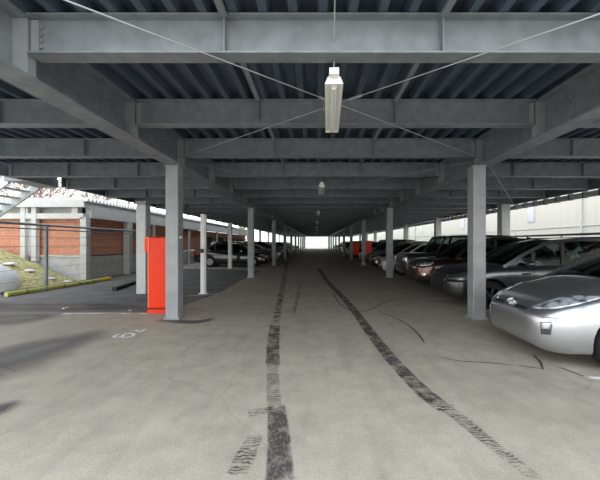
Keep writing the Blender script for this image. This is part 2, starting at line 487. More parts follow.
# ------------------------------------------------------------------ lamps (unlit batten fittings along the aisle)
def lamp(yc, first):
    t = empty('batten_light', (.195, yc, 3.02))
    L2 = .66
    mb = MB()   # flared reflector: tapered trapezoid in section, running along the aisle
    mb.prism([(-.088, .0), (-.06, .065), (.06, .065), (.088, .0), (.076, .0), (.045, .022), (-.045, .022), (-.076, .0)], 'y', -L2, L2)
    mb.build('reflector', light_housing, t)
    MB().prism([(-.05, .065), (-.05, .10), (.05, .10), (.05, .065)], 'y', -L2+.02, L2-.02).build('ballast_housing', light_housing, t)
    MB().tube([(0, -L2+.05, .002), (0, L2-.05, .002)], .030, 12).build('fluorescent_tube', tube_glass, t, smooth=40)
    for s in (-1, 1):
        MB().prism([(-.088, -.004), (-.06, .065), (.06, .065), (.088, -.004)], 'y', *sorted((s*L2, s*(L2+.012)))).build('end_cap', light_housing, t)
    MB().box(-.045, .045, -L2-.09, -L2+.0, .05, .11).build('mounting_box', light_housing, t)
    for s in (-1, 1):
        MB().tube([(0, s*.5, .09), (0, s*.5, ZB-3.02+.2)], .008, 6).build('hanger', rodm, t)
    MB().tube([(0, -L2-.05, .105), (0, -L2-.06, .30), (0, -L2-.35, .54)], .007, 6).build('conduit', rodm, t)
    MB().tube([(-.12, .1, .20), (-.10, .1, .1), (-.11, .1, .05)], .006, 5).build('pull_cord', rodm, t)
    return t
ly = [3.72, 9.3, 16.8, 24.4, 32.0, 39.6, 47.2]
first = lamp(ly[0], True)
first.rotation_euler.z = -.035
tag(first, 'long unlit white batten light hanging over the aisle, nearest the camera', 'ceiling light', 'batten lights along the aisle')
index_kids()
for i, yy in enumerate(ly[1:], 1):
    c = copy_tree(first); c.location = (.185-.03*min(i, 3), yy, 3.02); c.rotation_euler.z = 0
    c['label'] = (f'white batten light hanging over the aisle, {ORD[i]} of the line' if i < 4 else 'distant tiny white batten light far down the aisle')
# small round conduit socket seen at the second lamp
# ------------------------------------------------------------------ red cabinets
def cabinet(x0, x1, y, h, label, detail=True):
    t = tag(empty('fire_cabinet', ((x0+x1)/2, y, 0)), label, 'cabinet')
    w = (x1-x0)/2; d = .42
    MB().box(-w+.01, w-.01, .01, d, .10, h-.0).build('body', red, t, bevel=.008)
    MB().box(-w, w, .0, d, 0, .075).build('plinth', red, t)
    MB().box(-w+.02, w-.02, .02, d-.01, .07, .105).build('shadow_gap', black, t)
    MB().box(-w+.05, w-.005, -.018, .008, .125, h-.015).build('door', red, t, bevel=.005)
    MB().box(-w+.015, -w+.045, -.022, .008, .125, h-.03).build('edge_trim', orange_trim, t, bevel=.004)
    MB().box(w-.10, w-.07, -.045, -.019, .85, 1.0).build('handle', chrome, t)
    return t
orange_trim = plain('orange_enamel', (.9, .22, .10), .3, noise=.03)
t = cabinet(-3.61, -3.03, 6.85, 1.62, 'tall red metal cabinet standing beside the near grey column')
MB().box(-.40, -.285, .08, .34, 1.30, 1.62).build('side_hood', red, t, bevel=.01)
MB().prism([(-.40, 1.60), (-.28, 1.60), (-.28, 1.635), (-.39, 1.625)], 'y', .06, .36).build('hood_lid', orange_trim, t)
def column_box(x0, x1, y, z0, z1, label):     # cabinet bolted to the side of a column
    t = tag(empty('fire_cabinet', (x0, y, 0)), label, 'cabinet'); w = x1-x0
    MB().box(0, w, 0, .25, z0, z1).build('body', red, t, bevel=.008)
    MB().box(.03, w-.03, -.018, .0, z0+.04, z1-.04).build('door', red, t, bevel=.004)
    MB().box(w-.09, w-.06, -.04, -.018, (z0+z1)/2-.07, (z0+z1)/2+.07).build('handle', chrome, t)
column_box(3.346, 3.93, COLY[3]-.12, .42, 1.60, 'small red cabinet on the fourth column by the cars, brighter one')
column_box(3.346, 3.74, COLY[2]-.12, .72, 1.62, 'dimmer red cabinet on the third column by the cars')

# ------------------------------------------------------------------ marks on the floor
def ribbon(name, pts, widths, mat, z=.003, seg=10):
    """flat strip through (x,y) points; UV x across 0..1, y along 0..1"""
    P = [Vector((p[0], p[1], 0)) for p in pts]
    Q, W = [], []
    for i in range(len(P)-1):
        p0, p1, p2, p3 = P[max(i-1,0)], P[i], P[i+1], P[min(i+2, len(P)-1)]
        for k in range(seg):
            t = k/seg
            Q.append(.5*((2*p1)+(-p0+p2)*t+(2*p0-5*p1+4*p2-p3)*t*t+(-p0+3*p1-3*p2+p3)*t**3))
            W.append(widths[i]*(1-t)+widths[i+1]*t)
    Q.append(P[-1]); W.append(widths[-1])
    bm = bmesh.new(); uvl = bm.loops.layers.uv.new('UVMap'); prev = None
    for i, (q, w) in enumerate(zip(Q, W)):
        d = (Q[min(i+1, len(Q)-1)]-Q[max(i-1, 0)]).normalized(); nrm = Vector((-d.y, d.x, 0))
        a = bm.verts.new(q+nrm*w/2+Vector((0,0,z))); b = bm.verts.new(q-nrm*w/2+Vector((0,0,z)))
        v = i/(len(Q)-1)
        if prev:
            f = bm.faces.new((prev[0], prev[1], b, a))
            for l, uv in zip(f.loops, ((0, prev[2]), (1, prev[2]), (1, v), (0, v))): l[uvl].uv = uv
        prev = (a, b, v)
    for f in bm.faces:
        if f.normal.z < 0: f.normal_flip()
    me = bpy.data.meshes.new(name); bm.to_mesh(me); bm.free(); me.materials.append(mat)
    o = bpy.data.objects.new(name, me); C.objects.link(o)
    return o
def px(x, y):          # floor point read off the photograph once, stored as metres
    Y = 1.5*320/(y-243); return ((x-316)*Y/320, Y)
tag(ribbon('tyre_mark', [px(280,482), px(279,440), px(276,405)], [.20,.19,.17], rubber_mark), 'solid dark tyre mark at the front of the track towards the brick side', 'tyre mark')
tag(ribbon('tyre_mark', [px(275,412), px(273,385), px(273,360)], [.16,.15,.15], rubber_faint), 'faint broken tyre print joining the two solid marks', 'tyre mark')
tag(ribbon('tyre_mark', [px(273,366), px(273,345), px(275,325)], [.19,.20,.20], rubber_mark), 'short dark rectangular tyre mark in mid aisle', 'tyre mark')
tag(ribbon('tyre_mark', [px(275,328), px(279,305), px(283,285), px(286,268), px(288,260)], [.17,.2,.22,.25,.3], rubber_mid), 'long narrowing tyre mark trailing away down the aisle on the brick side', 'tyre mark')
tag(ribbon('tyre_mark', [px(236,476), px(246,455), px(256,435)], [.16,.16,.13], rubber_faint), 'faint tread print beside the solid front tyre mark', 'tyre mark')
tag(ribbon('tyre_mark', [px(248,414), px(268,410)], [.14,.12], rubber_faint), 'small sideways tread smudge crossing the brick side tyre track', 'tyre mark')
tag(ribbon('tyre_mark', [px(318,268), px(328,282), px(347,302), px(380,345), px(412,381), px(440,405)], [.22,.2,.19,.20,.2,.19], rubber_mark), 'long dark tyre mark curving out towards the parked cars', 'tyre mark')
tag(ribbon('tyre_mark', [px(398,372), px(420,395), px(446,412)], [.05,.08,.12], rubber_faint), 'narrow faint print beside the parked car side tyre mark', 'tyre mark')
tag(ribbon('tyre_mark', [px(432,398), px(462,420), px(492,445), px(538,480)], [.16,.15,.13,.1], rubber_faint), 'faint front end of the tyre track towards the cars', 'tyre mark')
tag(ribbon('floor_crack', [px(376,310), px(395,318), px(408,325), px(418,334), px(425,344)], [.03,.03,.035,.04,.03], crack_mark), 'dark wavy floor crack between the tyre track and the minivan', 'crack')
tag(ribbon('floor_crack', [px(440,357), px(460,361), px(490,363), px(520,366), px(543,369)], [.015,.02,.03,.03,.035], crack_mark), 'dark straight floor crack in front of the silver hatchback', 'crack')
tag(ribbon('floor_crack', [px(533,355), px(540,362), px(543,370)], [.03,.04,.03], crack_mark), 'short crack crossing the end of the longer crack near the hatchback', 'crack')
tag(ribbon('floor_crack', [px(558,367), px(572,372), px(588,378)], [.02,.03,.03], crack_mark), 'short dark crack ending at the white line stub', 'crack')
tag(ribbon('floor_crack', [px(300,285), px(297,300), px(293,315)], [.10,.09,.08], rubber_faint), 'thin dark vertical scuff between the two tyre tracks', 'crack')
tag(ribbon('floor_crack', [px(333,292), px(341,305), px(362,312), px(392,300), px(420,298)], [.03,.03,.03,.03,.03], crack_mark), 'long faint meandering floor crack across the aisle towards the cars', 'crack')
tag(ribbon('line_and_lit_strip', [px(585,378), px(612,379)], [.09,.09], line_lit_mark, .004), 'short white parking line stub beside the hatchback wheel', 'line')
tag(ribbon('line_and_lit_strip', [px(425,299), px(450,299)], [.10,.10], line_lit_mark, .004), 'short white parking line in front of the dark minivan', 'line')
tag(ribbon('line_and_lit_strip', [px(188,296), px(219,294)], [.10,.08], line_lit_mark, .004), 'short white line at the foot of the slim white pole', 'line')
tag(ribbon('line_and_lit_strip', [px(60,314), px(100,313.5), px(150,314)], [.13,.12,.10], line_lit_mark, .004), 'thin pale line across the empty bay beside the red cabinet', 'line')
tag(ribbon('line_and_lit_strip', [(-8.4, 19.3), (-5.4, 18.6), (-3.1, 17.6)], [.5,.45,.3], line_lit_mark, .004), 'pale curved strip of painted daylight across the empty bays near the white outer column', 'line')  # daylight on the outer floor, painted in as a pale strip
def glyph(pts, w, label):
    return tag(ribbon('painted_number', [px(*q) for q in pts], [w*1.4]*len(pts), number_mark, .004, 6), label, 'painted number')
glyph([(119.5,334), (116,335.3), (113.5,336.8), (116,337.6), (119.5,337), (123,336.2)], .035, 'white painted stroke opening the faded bay number')
glyph([(121.5,336.8), (124,334.8), (128,333.6), (132,333.6), (134,335), (131,336.6), (127,337.4), (123,337.4), (121.5,336.6)], .035, 'white painted oval of the faded bay number on the floor')
glyph([(136,330.2), (138,331.4), (141,331.5), (143.5,330.2), (146.5,329.2)], .035, 'small white hook shaped stroke above the bay number')
def stain(pts, ws, label, z=.002): return tag(ribbon('shade_damp_patch', pts, ws, shade_damp_mark, z), label, 'stain')  # shadow smears painted as dark patches, plus the wet gutter and column stain
stain([px(-60,372), px(-5,362), px(50,346), px(110,330)], [2.1,1.8,1.3,.5], 'broad dark painted shadow smear beside the empty parking bay')
stain([px(-60,425), px(-20,416), px(22,400)], [.5,.4,.2], 'narrow dark streak of painted shadow nearest the camera by the brick side')
stain([px(-80,322), px(0,320), px(66,314)], [2.2,1.9,.6], 'dark strip of painted shadow crossing the empty bay in front of the pale line')
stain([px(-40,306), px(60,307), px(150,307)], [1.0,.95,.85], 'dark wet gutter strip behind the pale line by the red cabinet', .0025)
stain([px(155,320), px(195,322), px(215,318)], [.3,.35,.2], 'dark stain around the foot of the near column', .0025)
for k, (a, b) in enumerate([(px(64,309), .09), (px(67,308), .06), (px(130,311), .07)]):
    mb = MB(); bmesh.ops.create_icosphere(mb.bm, subdivisions=1, radius=b*.5)
    for v in mb.bm.verts: v.co *= random.uniform(.7, 1.2); v.co.z *= .4
    o = mb.build('litter_scrap', white_paint); o.location = (a[0], a[1], b*.2)
    tag(o, ['larger white scrap of litter in the dark gutter strip', 'smaller white scrap beside the larger one in the gutter strip', 'white scrap of litter near the red cabinet'][k], 'litter')

# ------------------------------------------------------------------ outside, brick building side
FX = -8.85
t = tag(empty('wire_fence', (FX, 10.5, 0)), 'grey wire fence with a top rail in front of the brick building', 'fence')
for yy in (-5.4, 0, 5.4):
    MB().tube([(0, yy, 0), (0, yy, 2.1)], .055 if yy == 0 else .045, 10).build('post', steel, t, smooth=50)
MB().tube([(0, -8, 2.08), (0, 5.5, 2.08)], .04, 8).build('top_rail', steel, t, smooth=50)
MB().tube([(0, -8, 1.94), (0, 5.5, 1.94)], .02, 8).build('lower_rail', steel, t, smooth=50)
mb = MB()
for zz in (.35, .7, 1.05, 1.4, 1.7): mb.tube([(0, -8, zz), (0, 5.5, zz)], .006, 4)
mb.build('wires', steel, t)
t = tag(MB().tube([(-8.62, 8.9, .07), (-8.32, 12.4, .07)], .07, 12).build('guard_pole', yellow, smooth=50), 'yellow and black striped pole lying on the ground by the fence', 'pole')
MB().tube([(-8.32, 12.4, .07), (-8.31, 12.9, .07)], .075, 12).build('yellow_tip', plain('bright_yellow', (.8,.6,.02), .5), t, smooth=50)
tag(MB().tube([(-8.75, 8.9, .09), (-8.5, 12.3, .09)], .05, 10).build('black_pipe', black, smooth=50), 'thin black pipe lying against the yellow striped pole', 'pipe')
tag(MB().tube([(-6.3, 10.0, .06), (-6.75, 12.2, .06)], .07, 10).build('wheel_stop', black, smooth=50), 'black rubber bar on the floor behind the pale post', 'wheel stop')

BX = -9.1; BYF = 12.5
# wall shells (real building, 9 m wide and 34 m long)
bt = tag(empty('brick_building', (BX, BYF, 0)), 'low orange brick building with white posts and eaves beyond the fence', 'building')
W = -7.9; DL = 30
MB().box(W, -.25, .25, .45, .98, 2.45).build('brick_wall', brick, bt)           # front
MB().box(-.45, -.25, .45, 13.0, .98, 2.50).build('brick_wall', brick, bt)       # side
MB().box(-.47, -.27, 13.0, DL, 2.05, 2.50).build('brick_wall', brick, bt)
MB().box(W, -.22, .22, .46, 0, .94).build('base_wall', concrete_w, bt)
MB().box(-.46, -.22, .46, 13.0, 0, .94).build('base_wall', concrete_w, bt)
MB().box(W, -.2, .18, .3, .94, 1.02).build('sill_band', cream, bt)
for a, b in ((13.3, 16.6), (17.0, 20.4), (20.8, 24.5), (24.9, DL-.2)):
    MB().box(-.5, -.42, a, b, 0, 2.05).build('garage_opening_shade', interiorm, bt)  # dark sheet painted for the shade inside an open garage
    MB().box(-.4, -.24, a-.32, a-.08, 0, 2.05).build('door_pier', brick, bt)
MB().box(-.62, -.52, 13.0, DL, 0, 2.5).build('inner_wall', concrete_w, bt)
# white frames above the wall
MB().box(W, 0, .0, .3, 2.45, 2.66).build('front_lintel', cream, bt)
MB().box(W, .1, -.1, .3, 2.90, 3.18).build('front_eave', cream, bt)
MB().box(W, -.6, .32, .40, 2.66, 2.90).build('louvre', concrete_w, bt)
for xx in (-7.0, -4.9, -2.3, -.35): MB().box(xx-.12, xx+.12, .02, .28, 2.66, 2.90).build('lintel_block', cream, bt)
sf = MB().box(-.12, .12, .3, DL, 2.50, 3.12).build('side_fascia', cream, bt)
mb = MB(); yy = -.1
while yy < 22: mb.prism([(yy, 3.12), (yy+.11, 3.28), (yy+.22, 3.12)], 'x', -.5, .22); yy += .22
mb.build('corrugated_eave', galv, bt)
MB().box(W, -.1, .0, DL, 3.18, 3.26).build('roof', galv, bt)
MB().box(-.5, .22, 12, DL, 3.12, 3.18).build('side_eave', galv, bt)
for yy, w_ in ((0, .12), (2.85, .14), (5.4, .06), (10.4, .06), (13.4, .07), (16.8, .07), (20.6, .07)):
    MB().box(-w_, w_, yy+.0, yy+w_*2, 0, 2.5).build('post', cream, bt)
for xx in (-2.35, -1.92, -7.2, -6.8):
    MB().box(xx-.09, xx+.09, -.02, .16, .80, 2.9).build('post', cream, bt)
MB().box(-2.26, -2.01, .1, .14, 1.0, 2.5).build('ladder_panel', concrete_w, bt)
MB().box(W, W+.2, .4, DL, 0, 3.18).build('rear_wall', concrete_w, bt)

# grass bank with patches of old snow
mb = MB(); rws = []
for j in range(13):
    yy = 9.6+j*.24; r = []
    for i in range(41):
        xx = -16+i*.172
        h = max(0, min(1.25, (-9.25-xx)*.42))*(.55+.45*min(1, j/7))+random.uniform(-.03, .03)
        r.append((xx, yy, max(-.03, h)-.0 if j else -.03))
    rws.append(r)
mb.grid(rws); bank = tag(mb.build('grass_bank', grassm, smooth=60), 'sloping bank of dry yellow grass below the brick wall', 'grass', kind='stuff')
for k, (xx, yy, zz, r_, lab) in enumerate([(-10.5, 9.6, .32, 1.2, 'large smooth white heap of old snow at the foot of the bank'),
        (-10.9, 11.4, .88, .16, 'small snow patch highest on the grass bank'), (-10.4, 11.6, .62, .14, 'snow patch halfway down the grass bank'),
        (-9.75, 11.7, .32, .16, 'snow patch low on the grass bank behind the fence post'), (-9.45, 12.1, .16, .13, 'smallest snow lump beside the white corner post')]):
    mb = MB(); bmesh.ops.create_icosphere(mb.bm, subdivisions=3, radius=r_)
    for v in mb.bm.verts:
        v.co.x *= 1.0 if k == 0 else 1.15; v.co.z *= .7 if k == 0 else .35; v.co.z += (.12*math.sin(v.co.x*3.1+1)*math.cos(v.co.y*2.7) if k == 0 else 0)
        v.co += v.co.normalized()*random.uniform(-.03, .03)*r_; v.co.x *= 1+.25*math.sin(v.co.y*9/r_+k) if k else 1
    o = mb.build('snow_heap', snow, smooth=80); o.location = (xx, yy, zz-.12)
    tag(o, lab, 'snow heap', 'old snow on the bank')

# outside stair going up to the deck
st = tag(empty('outside_stair', (-8.8, 9.15, 0)), 'pale steel staircase climbing from the bank to the upper deck', 'staircase')
RISE = 3.5; RUN = 5.0
MB().box(-.02, .55, -.1, 1.1, 3.26, 3.52).build('landing', steel, st)
for yy in (0, 1.0):
    MB().prism([(0, RISE), (-RUN, 0), (-RUN+.4, 0), (0, RISE-.30)], 'y', yy, yy+.05).build('stringer', galv, st)
    MB().tube([(-RUN, yy+.02, 1.0), (0, yy+.02, RISE+1.0)], .025, 8).build('handrail', galv, st)
    MB().tube([(-RUN, yy+.02, .5), (0, yy+.02, RISE+.5)], .015, 8).build('mid_rail', galv, st)
    mb = MB()
    for k in range(19):
        f = k/18; mb.tube([(-RUN*(1-f), yy+.02, RISE*f-.02), (-RUN*(1-f), yy+.02, RISE*f+1.0)], .013, 6)
    mb.build('balusters', galv, st)
for k in range(17):
    f = (k+.5)/17; MB().box(-RUN*(1-f)-.14, -RUN*(1-f)+.14, .05, 1.0, RISE*f-.08, RISE*f-.04).build('tread', galv, st)

# bare trees and an evergreen behind the brick building
def branch(mb, p, d, L, r, depth):
    q = p+d*L
    mb.tube([p, p+d*L*.5+Vector((random.uniform(-.05,.05), random.uniform(-.05,.05), 0))*L, q], r, 4, r*.7)
    if depth == 0: return
    for _ in range(3):
        a = random.uniform(0, 2*PI); sp = random.uniform(.35, .75)
        nd = (d+Vector((math.cos(a)*sp, math.sin(a)*sp, random.uniform(-.1,.25)))).normalized()
        branch(mb, p+d*L*random.uniform(.6, 1), nd, L*random.uniform(.6,.8), max(r*.66, .016), depth-1)
for k, (xx, yy, s, lab) in enumerate([(-21.5, 24, 1.15, 'bare leafless tree behind the roof, beside the staircase'), (-19.7, 28.6, 1.1, 'bare leafless tree showing in the gap above the corner eave'),
                          (-29, 35, 1.6, 'tallest bare tree, furthest behind the brick building'), (-19.0, 22, .95, 'small bare leafless tree nearest behind the white eave'),
                          (-26, 30, 1.35, 'bare leafless tree in the middle of the group behind the eave'), (-20, 34, 1.3, 'bare tree behind the corrugated side eave')]):
    t = tag(empty('bare_tree', (xx, yy, 0)), lab, 'tree', 'bare trees behind the brick building')
    mb = MB(); branch(mb, Vector((0,0,1.6*s)), Vector((0,0,1)), 1.9*s, .09*s, 5); mb.build('crown', barkm, t)
    MB().tube([(0,0,-.03), (0,0,1.7*s)], .14*s, 8, .1*s).build('trunk', barkm, t)
ev = tag(empty('evergreen_shrub', (-10.6, 46, 0)), 'pale green evergreen shrub showing past the white fascia', 'shrub')
leafm = plain('evergreen_leaf', (.30, .40, .10), .8, noise=.4)
mb = MB()
for _ in range(900):
    a = random.uniform(0, 2*PI); hh = random.uniform(.4, 4.2); rr = random.uniform(.2, 1.3)*(1-hh/6)
    c = Vector((math.cos(a)*rr, math.sin(a)*rr, hh)); u = Vector([random.uniform(-1,1) for _ in range(3)]).normalized()*.16
    w = u.cross(Vector([random.uniform(-1,1) for _ in range(3)])).normalized()*.08
    vs = [mb.bm.verts.new(c+q) for q in (u, w, -u, -w)]; mb.bm.faces.new(vs)
mb.build('foliage', leafm, ev); MB().tube([(0,0,-.03), (0,0,3)], .1, 8, .03).build('stem', barkm, ev)

# ------------------------------------------------------------------ outside, warehouse side
WX = 14.0
wt = tag(empty('warehouse', (WX, 40, 0)), 'long cream metal-clad warehouse wall beyond the parked cars', 'building')
MB().box(0, 6, -45, 49, 1.55, 9.5).build('clad_wall', beige, wt)
MB().box(.06, 6, -45, 49, -.04, 1.55).build('plinth', plain('pale_render', (.62, .60, .56), .8, noise=.06), wt)
MB().box(-.05, .0, -45, 49, 2.38, 2.42).build('flashing', galv, wt)
for yy in (-19.2, -9.5, 2.5, 15, 30):
    wf = MB().box(-.04, -.005, yy-.35, yy+.35, 2.85, 3.9).build('window', galv, wt)
    MB().box(-.05, -.041, yy-.27, yy+.27, 2.95, 3.8).build('pane', plain('pale_window_glass', (.58, .62, .66), .3), wf)
for yy in (-23.2, -12, 5, 20): MB().tube([(-.09, yy, -.03), (-.09, yy, 8)], .05, 8).build('downpipe', galv, wt)
darkrail = plain('dark_rail_paint', (.06, .045, .045), .5)
gr = tag(empty('guard_rail', (8.75, 10, 0)), 'dark two-bar guard rail along the deck edge behind the cars', 'guard rail')
for zz in (1.66, 1.79): MB().tube([(0, -8, zz), (0, 4.2, zz)], .038, 8).build('rail', darkrail, gr)
for yy in (-7, -2.8, 1.4, 4.1): MB().tube([(0, yy, 0), (0, yy, 1.82)], .025, 8).build('post', steel, gr)

# far end: pale wall seen through the exit
tag(MB().box(-14, 18, 120, 120.5, -.04, 6).build('wall_far', plain('far_pale_wall', (.75, .76, .72), .8, noise=.1, nscale=.5)), kind='structure')

# ------------------------------------------------------------------ cars
def pchip(xs, ys, xq):
    xs, ys = np.array(xs, float), np.array(ys, float); h = np.diff(xs); d = np.diff(ys)/h
    m = np.zeros(len(xs)); m[0], m[-1] = d[0], d[-1]
    for i in range(1, len(xs)-1):
        if d[i-1]*d[i] > 0:
            w1, w2 = 2*h[i]+h[i-1], h[i]+2*h[i-1]; m[i] = (w1+w2)/(w1/d[i-1]+w2/d[i])
    i = np.clip(np.searchsorted(xs, xq)-1, 0, len(h)-1); t = (xq-xs[i])/h[i]
    return (2*t**3-3*t**2+1)*ys[i]+(t**3-2*t**2+t)*h[i]*m[i]+(-2*t**3+3*t**2)*ys[i+1]+(t**3-t**2)*h[i]*m[i+1]
SEC = [(0,0),(.55,0),(.84,.0),(.93,.035),(.975,.11),(.995,.25),(1,.42),(.995,.58),(.985,.72),(.96,.85),(.925,.94),(.87,1.0)]
CR = [(.76,.42),(.6,.68),(.4,.87),(.2,.97),(0,1)]
class Car:
    def __init__(s, keys, L, wb, R=.315, cab=None, two_box=True):
        s.k = np.array(keys, float); s.L = L; s.R = R; s.cab = cab; s.ax = wb     # ax = (front axle x, rear axle x)
    def at(s, x):
        k = s.k; return [float(pchip(k[:,0], k[:,i], np.array([x]))[0]) for i in range(1, 5)]
    def body_bm(s, fine):
        n = 60 if fine else 34
        L = s.L; t = np.linspace(0, 1, n); xs = L*(.5-.5*np.cos(PI*t))*.55+L*t*.45
        xs = np.unique(np.concatenate([xs, [.02, .05, .1, L-.02, L-.05, L-.1]])); xs = xs[(xs >= 0) & (xs <= L)]
        mb = MB(); rings = []
        for x in xs:
            w, zb, ze, zc = s.at(x)
            half = [(w*u, zb+(ze-zb)*v) for u, v in SEC]+[(w*u, ze+(zc-ze)*v) for u, v in CR]
            full = half+[(-a, b) for a, b in half[-2:0:-1]]
            rings.append([mb.bm.verts.new((x, -a, b)) for a, b in full])
        m = len(rings[0])
        for A, B in zip(rings, rings[1:]):
            for k in range(m): mb.bm.faces.new((A[k], A[(k+1)%m], B[(k+1)%m], B[k]))
        mb.bm.faces.new(rings[0]); mb.bm.faces.new(rings[-1][::-1])
        bmesh.ops.recalc_face_normals(mb.bm, faces=mb.bm.faces)
        return mb
def sweep(mb, pts, w, t, side=1):
    """flat strip of width w and thickness t through 3D points"""
    P = [Vector(p) for p in pts]; rings = []
    for i, p in enumerate(P):
        d = (P[min(i+1, len(P)-1)]-P[max(i-1, 0)]).normalized()
        o = Vector((0, side, .35)).normalized(); a = d.cross(o).normalized(); b = a.cross(d).normalized()
        ww = w[i] if isinstance(w, (list, tuple)) else w
        rings.append([mb.bm.verts.new(p+a*ww/2*u+b*t*v) for u, v in ((-1,-.5),(1,-.5),(1,.5),(-1,.5))])
    for A, B in zip(rings, rings[1:]):
        for k in range(4): mb.bm.faces.new((A[k], A[(k+1)%4], B[(k+1)%4], B[k]))
    mb.bm.faces.new(rings[0]); mb.bm.faces.new(rings[-1])

def make_car(name, spec, paint_mat, fine=True, lower=None, seethrough=True):
    car = Car(spec['keys'], spec['L'], spec['ax'], spec.get('R', .315)); R = car.R
    root = empty(name, (0,0,0))
    mb = car.body_bm(fine)
    body = mb.build('body', [paint_mat, black], root, smooth=35)
    # wheel arches cut out of the body
    cuts = []
    wid = max(k[1] for k in spec['keys'])
    for ax in car.ax:
        for sd in (-1, 1):
            c = MB().lathe([(sd*(wid-.26), R+.055), (sd*(wid+.2), R+.055)], 28, 'y', (ax, 0, R+.01)).build('cut', [black])
            cuts.append(c)
            md = body.modifiers.new('arch', 'BOOLEAN'); md.operation = 'DIFFERENCE'; md.object = c; md.solver = 'EXACT'
            try: md.material_mode = 'TRANSFER'
            except Exception: pass
    dg = bpy.context.evaluated_depsgraph_get()
    me = bpy.data.meshes.new_from_object(body.evaluated_get(dg), depsgraph=dg)
    body.modifiers.clear(); body.data = me; me.name = 'body'
    me.polygons.foreach_set('use_smooth', [True]*len(me.polygons)); me.set_sharp_from_angle(angle=math.radians(35))
    for c in cuts: bpy.data.objects.remove(c)
    bm = bmesh.new(); bm.from_mesh(me); bvh = BVHTree.FromBMesh(bm); bm.free()
    # patches that hug the body
    def patch(pname, mat, ang, top, bot, m=7, off=.006, thick=.012, parent=root, sub=4):
        a = math.radians(ang); d = Vector((math.cos(a), math.sin(a), 0)); e = Vector((-math.sin(a), math.cos(a), 0))
        def dens(pl):
            out = []
            for p0, p1 in zip(pl, pl[1:]):
                for k in range(sub): out.append((p0[0]+(p1[0]-p0[0])*k/sub, p0[1]+(p1[1]-p0[1])*k/sub))
            return out+[pl[-1]]
        T, Bt = dens(top), dens(bot); rws = []
        for j in range(m+1):
            f = j/m; r = []
            for t_, b_ in zip(T, Bt):
                s_, z_ = t_[0]*(1-f)+b_[0]*f, t_[1]*(1-f)+b_[1]*f
                hit = bvh.ray_cast(e*s_+Vector((0,0,z_))-d*6, d)
                if hit[0] is None: r.append(None); continue
                r.append(hit[0]+hit[1]*off)
            rws.append(r)
        mb2 = MB(); V = [[mb2.bm.verts.new(p) if p is not None else None for p in r] for r in rws]
        for A, B in zip(V, V[1:]):
            for k in range(len(A)-1):
                q = (A[k], A[k+1], B[k+1], B[k])
                if None not in q and max((q[i].co-q[(i+1)%4].co).length for i in range(4)) < .35: mb2.bm.faces.new(q)
        for v in [v for v in mb2.bm.verts if not v.link_faces]: mb2.bm.verts.remove(v)
        if not mb2.bm.faces: mb2.bm.free(); return None
        return mb2.build(pname, mat, parent, smooth=60, solid=thick)
    for args in spec['patches']:
        pn, mt, ang, top, bot = args[:5]
        if args[5] == 'both' :
            patch(pn, mt, ang, top, bot); patch(pn, mt, -ang, [(-a, b) for a, b in top], [(-a, b) for a, b in bot])
        else: patch(pn, mt, ang, top, bot)
    if lower is not None: pass
    # ---- greenhouse
    g = spec['cab']; xw, xf, xr, xb, zr = g['xw'], g['xf'], g['xr'], g['xb'], g['zr']
    tilt = g.get('tilt', .80); hw = lambda x: car.at(x)[0]*.865
    zbelt = lambda x: car.at(x)[2]-.012
    topk = np.array([(xw, zbelt(xw)), (xw+(xf-xw)*.5, zbelt(xw)+(zr-.04-zbelt(xw))*g.get('rk', .56)), (xf, zr-.045), ((xf+xr)/2-.1, zr-.012), (xr, zr-.05),
                     (xr+(xb-xr)*.55, zbelt(xb)+(zr-.05-zbelt(xb))*.56), (xb, zbelt(xb))])
    ztop = lambda x: float(pchip(topk[:,0], topk[:,1], np.array([x]))[0])
    def yat(x, z):
        b = hw(x); zb_ = zbelt(x); f = max(0, min(1, (z-zb_)/(zr-zb_+1e-6))); return b-(b-b*tilt)*f**1.25
    # roof skin
    mb = MB(); rws = []
    for i in range(19):
        x = xf+(xr-xf)*i/18; z = ztop(x); yy = yat(x, z)
        rws.append([(x, yy*u, z+.045*(1-u*u)) for u in np.linspace(-1, 1, 13)])
    mb.grid(rws); mb.build('roof', spec.get('roofmat', paint_mat), root, smooth=60, solid=.03)
    gm = glassm if seethrough else darkglass_far
    def screen(pname, xa, xc, bulge, sgn):
        mb = MB(); rws = []
        for i in range(9):
            x = xa+(xc-xa)*i/8; z = ztop(x); yy = yat(x, z)*.985
            rws.append([(x-sgn*bulge*(1-u*u)*(1-i/8*.6)*(1), yy*u, z+.045*(1-u*u)*(i/8)) for u in np.linspace(-1, 1, 13)])
        mb.grid(rws); return mb.build(pname, gm, root, smooth=70)
    screen('windscreen', xw, xf, .16, 1); screen('rear_window', xb, xr, .10, -1)
    wiper = MB().tube([(xw-.05, -.1, zbelt(xw)+.05), (xw+.06, -.45, zbelt(xw)+.09)], .008, 5)
    wiper.tube([(xw-.05, .35, zbelt(xw)+.05), (xw+.06, -.02, zbelt(xw)+.09)], .008, 5); wiper.build('wipers', black, root)
    for sd in (-1, 1):
        def ol(x0, x1, n=9): return [(x, sd*yat(x, ztop(x)), ztop(x)) for x in np.linspace(x0, x1, n)]
        mb = MB(); sweep(mb, ol(xw+.01, xf), .075, .035, sd); mb.build('front_pillar', paint_mat, root, smooth=40)
        mb = MB(); sweep(mb, ol(xf-.02, xr+.02, 14), .07, .04, sd); mb.build('roof_rail', spec.get('railmat', paint_mat), root, smooth=40)
        mb = MB(); sweep(mb, ol(xr, xb-.01), g.get('dw', .13), .04, sd); mb.build('rear_pillar', paint_mat, root, smooth=40)
        edges = [xw+.12]+g['pillars']+[xb-.12]
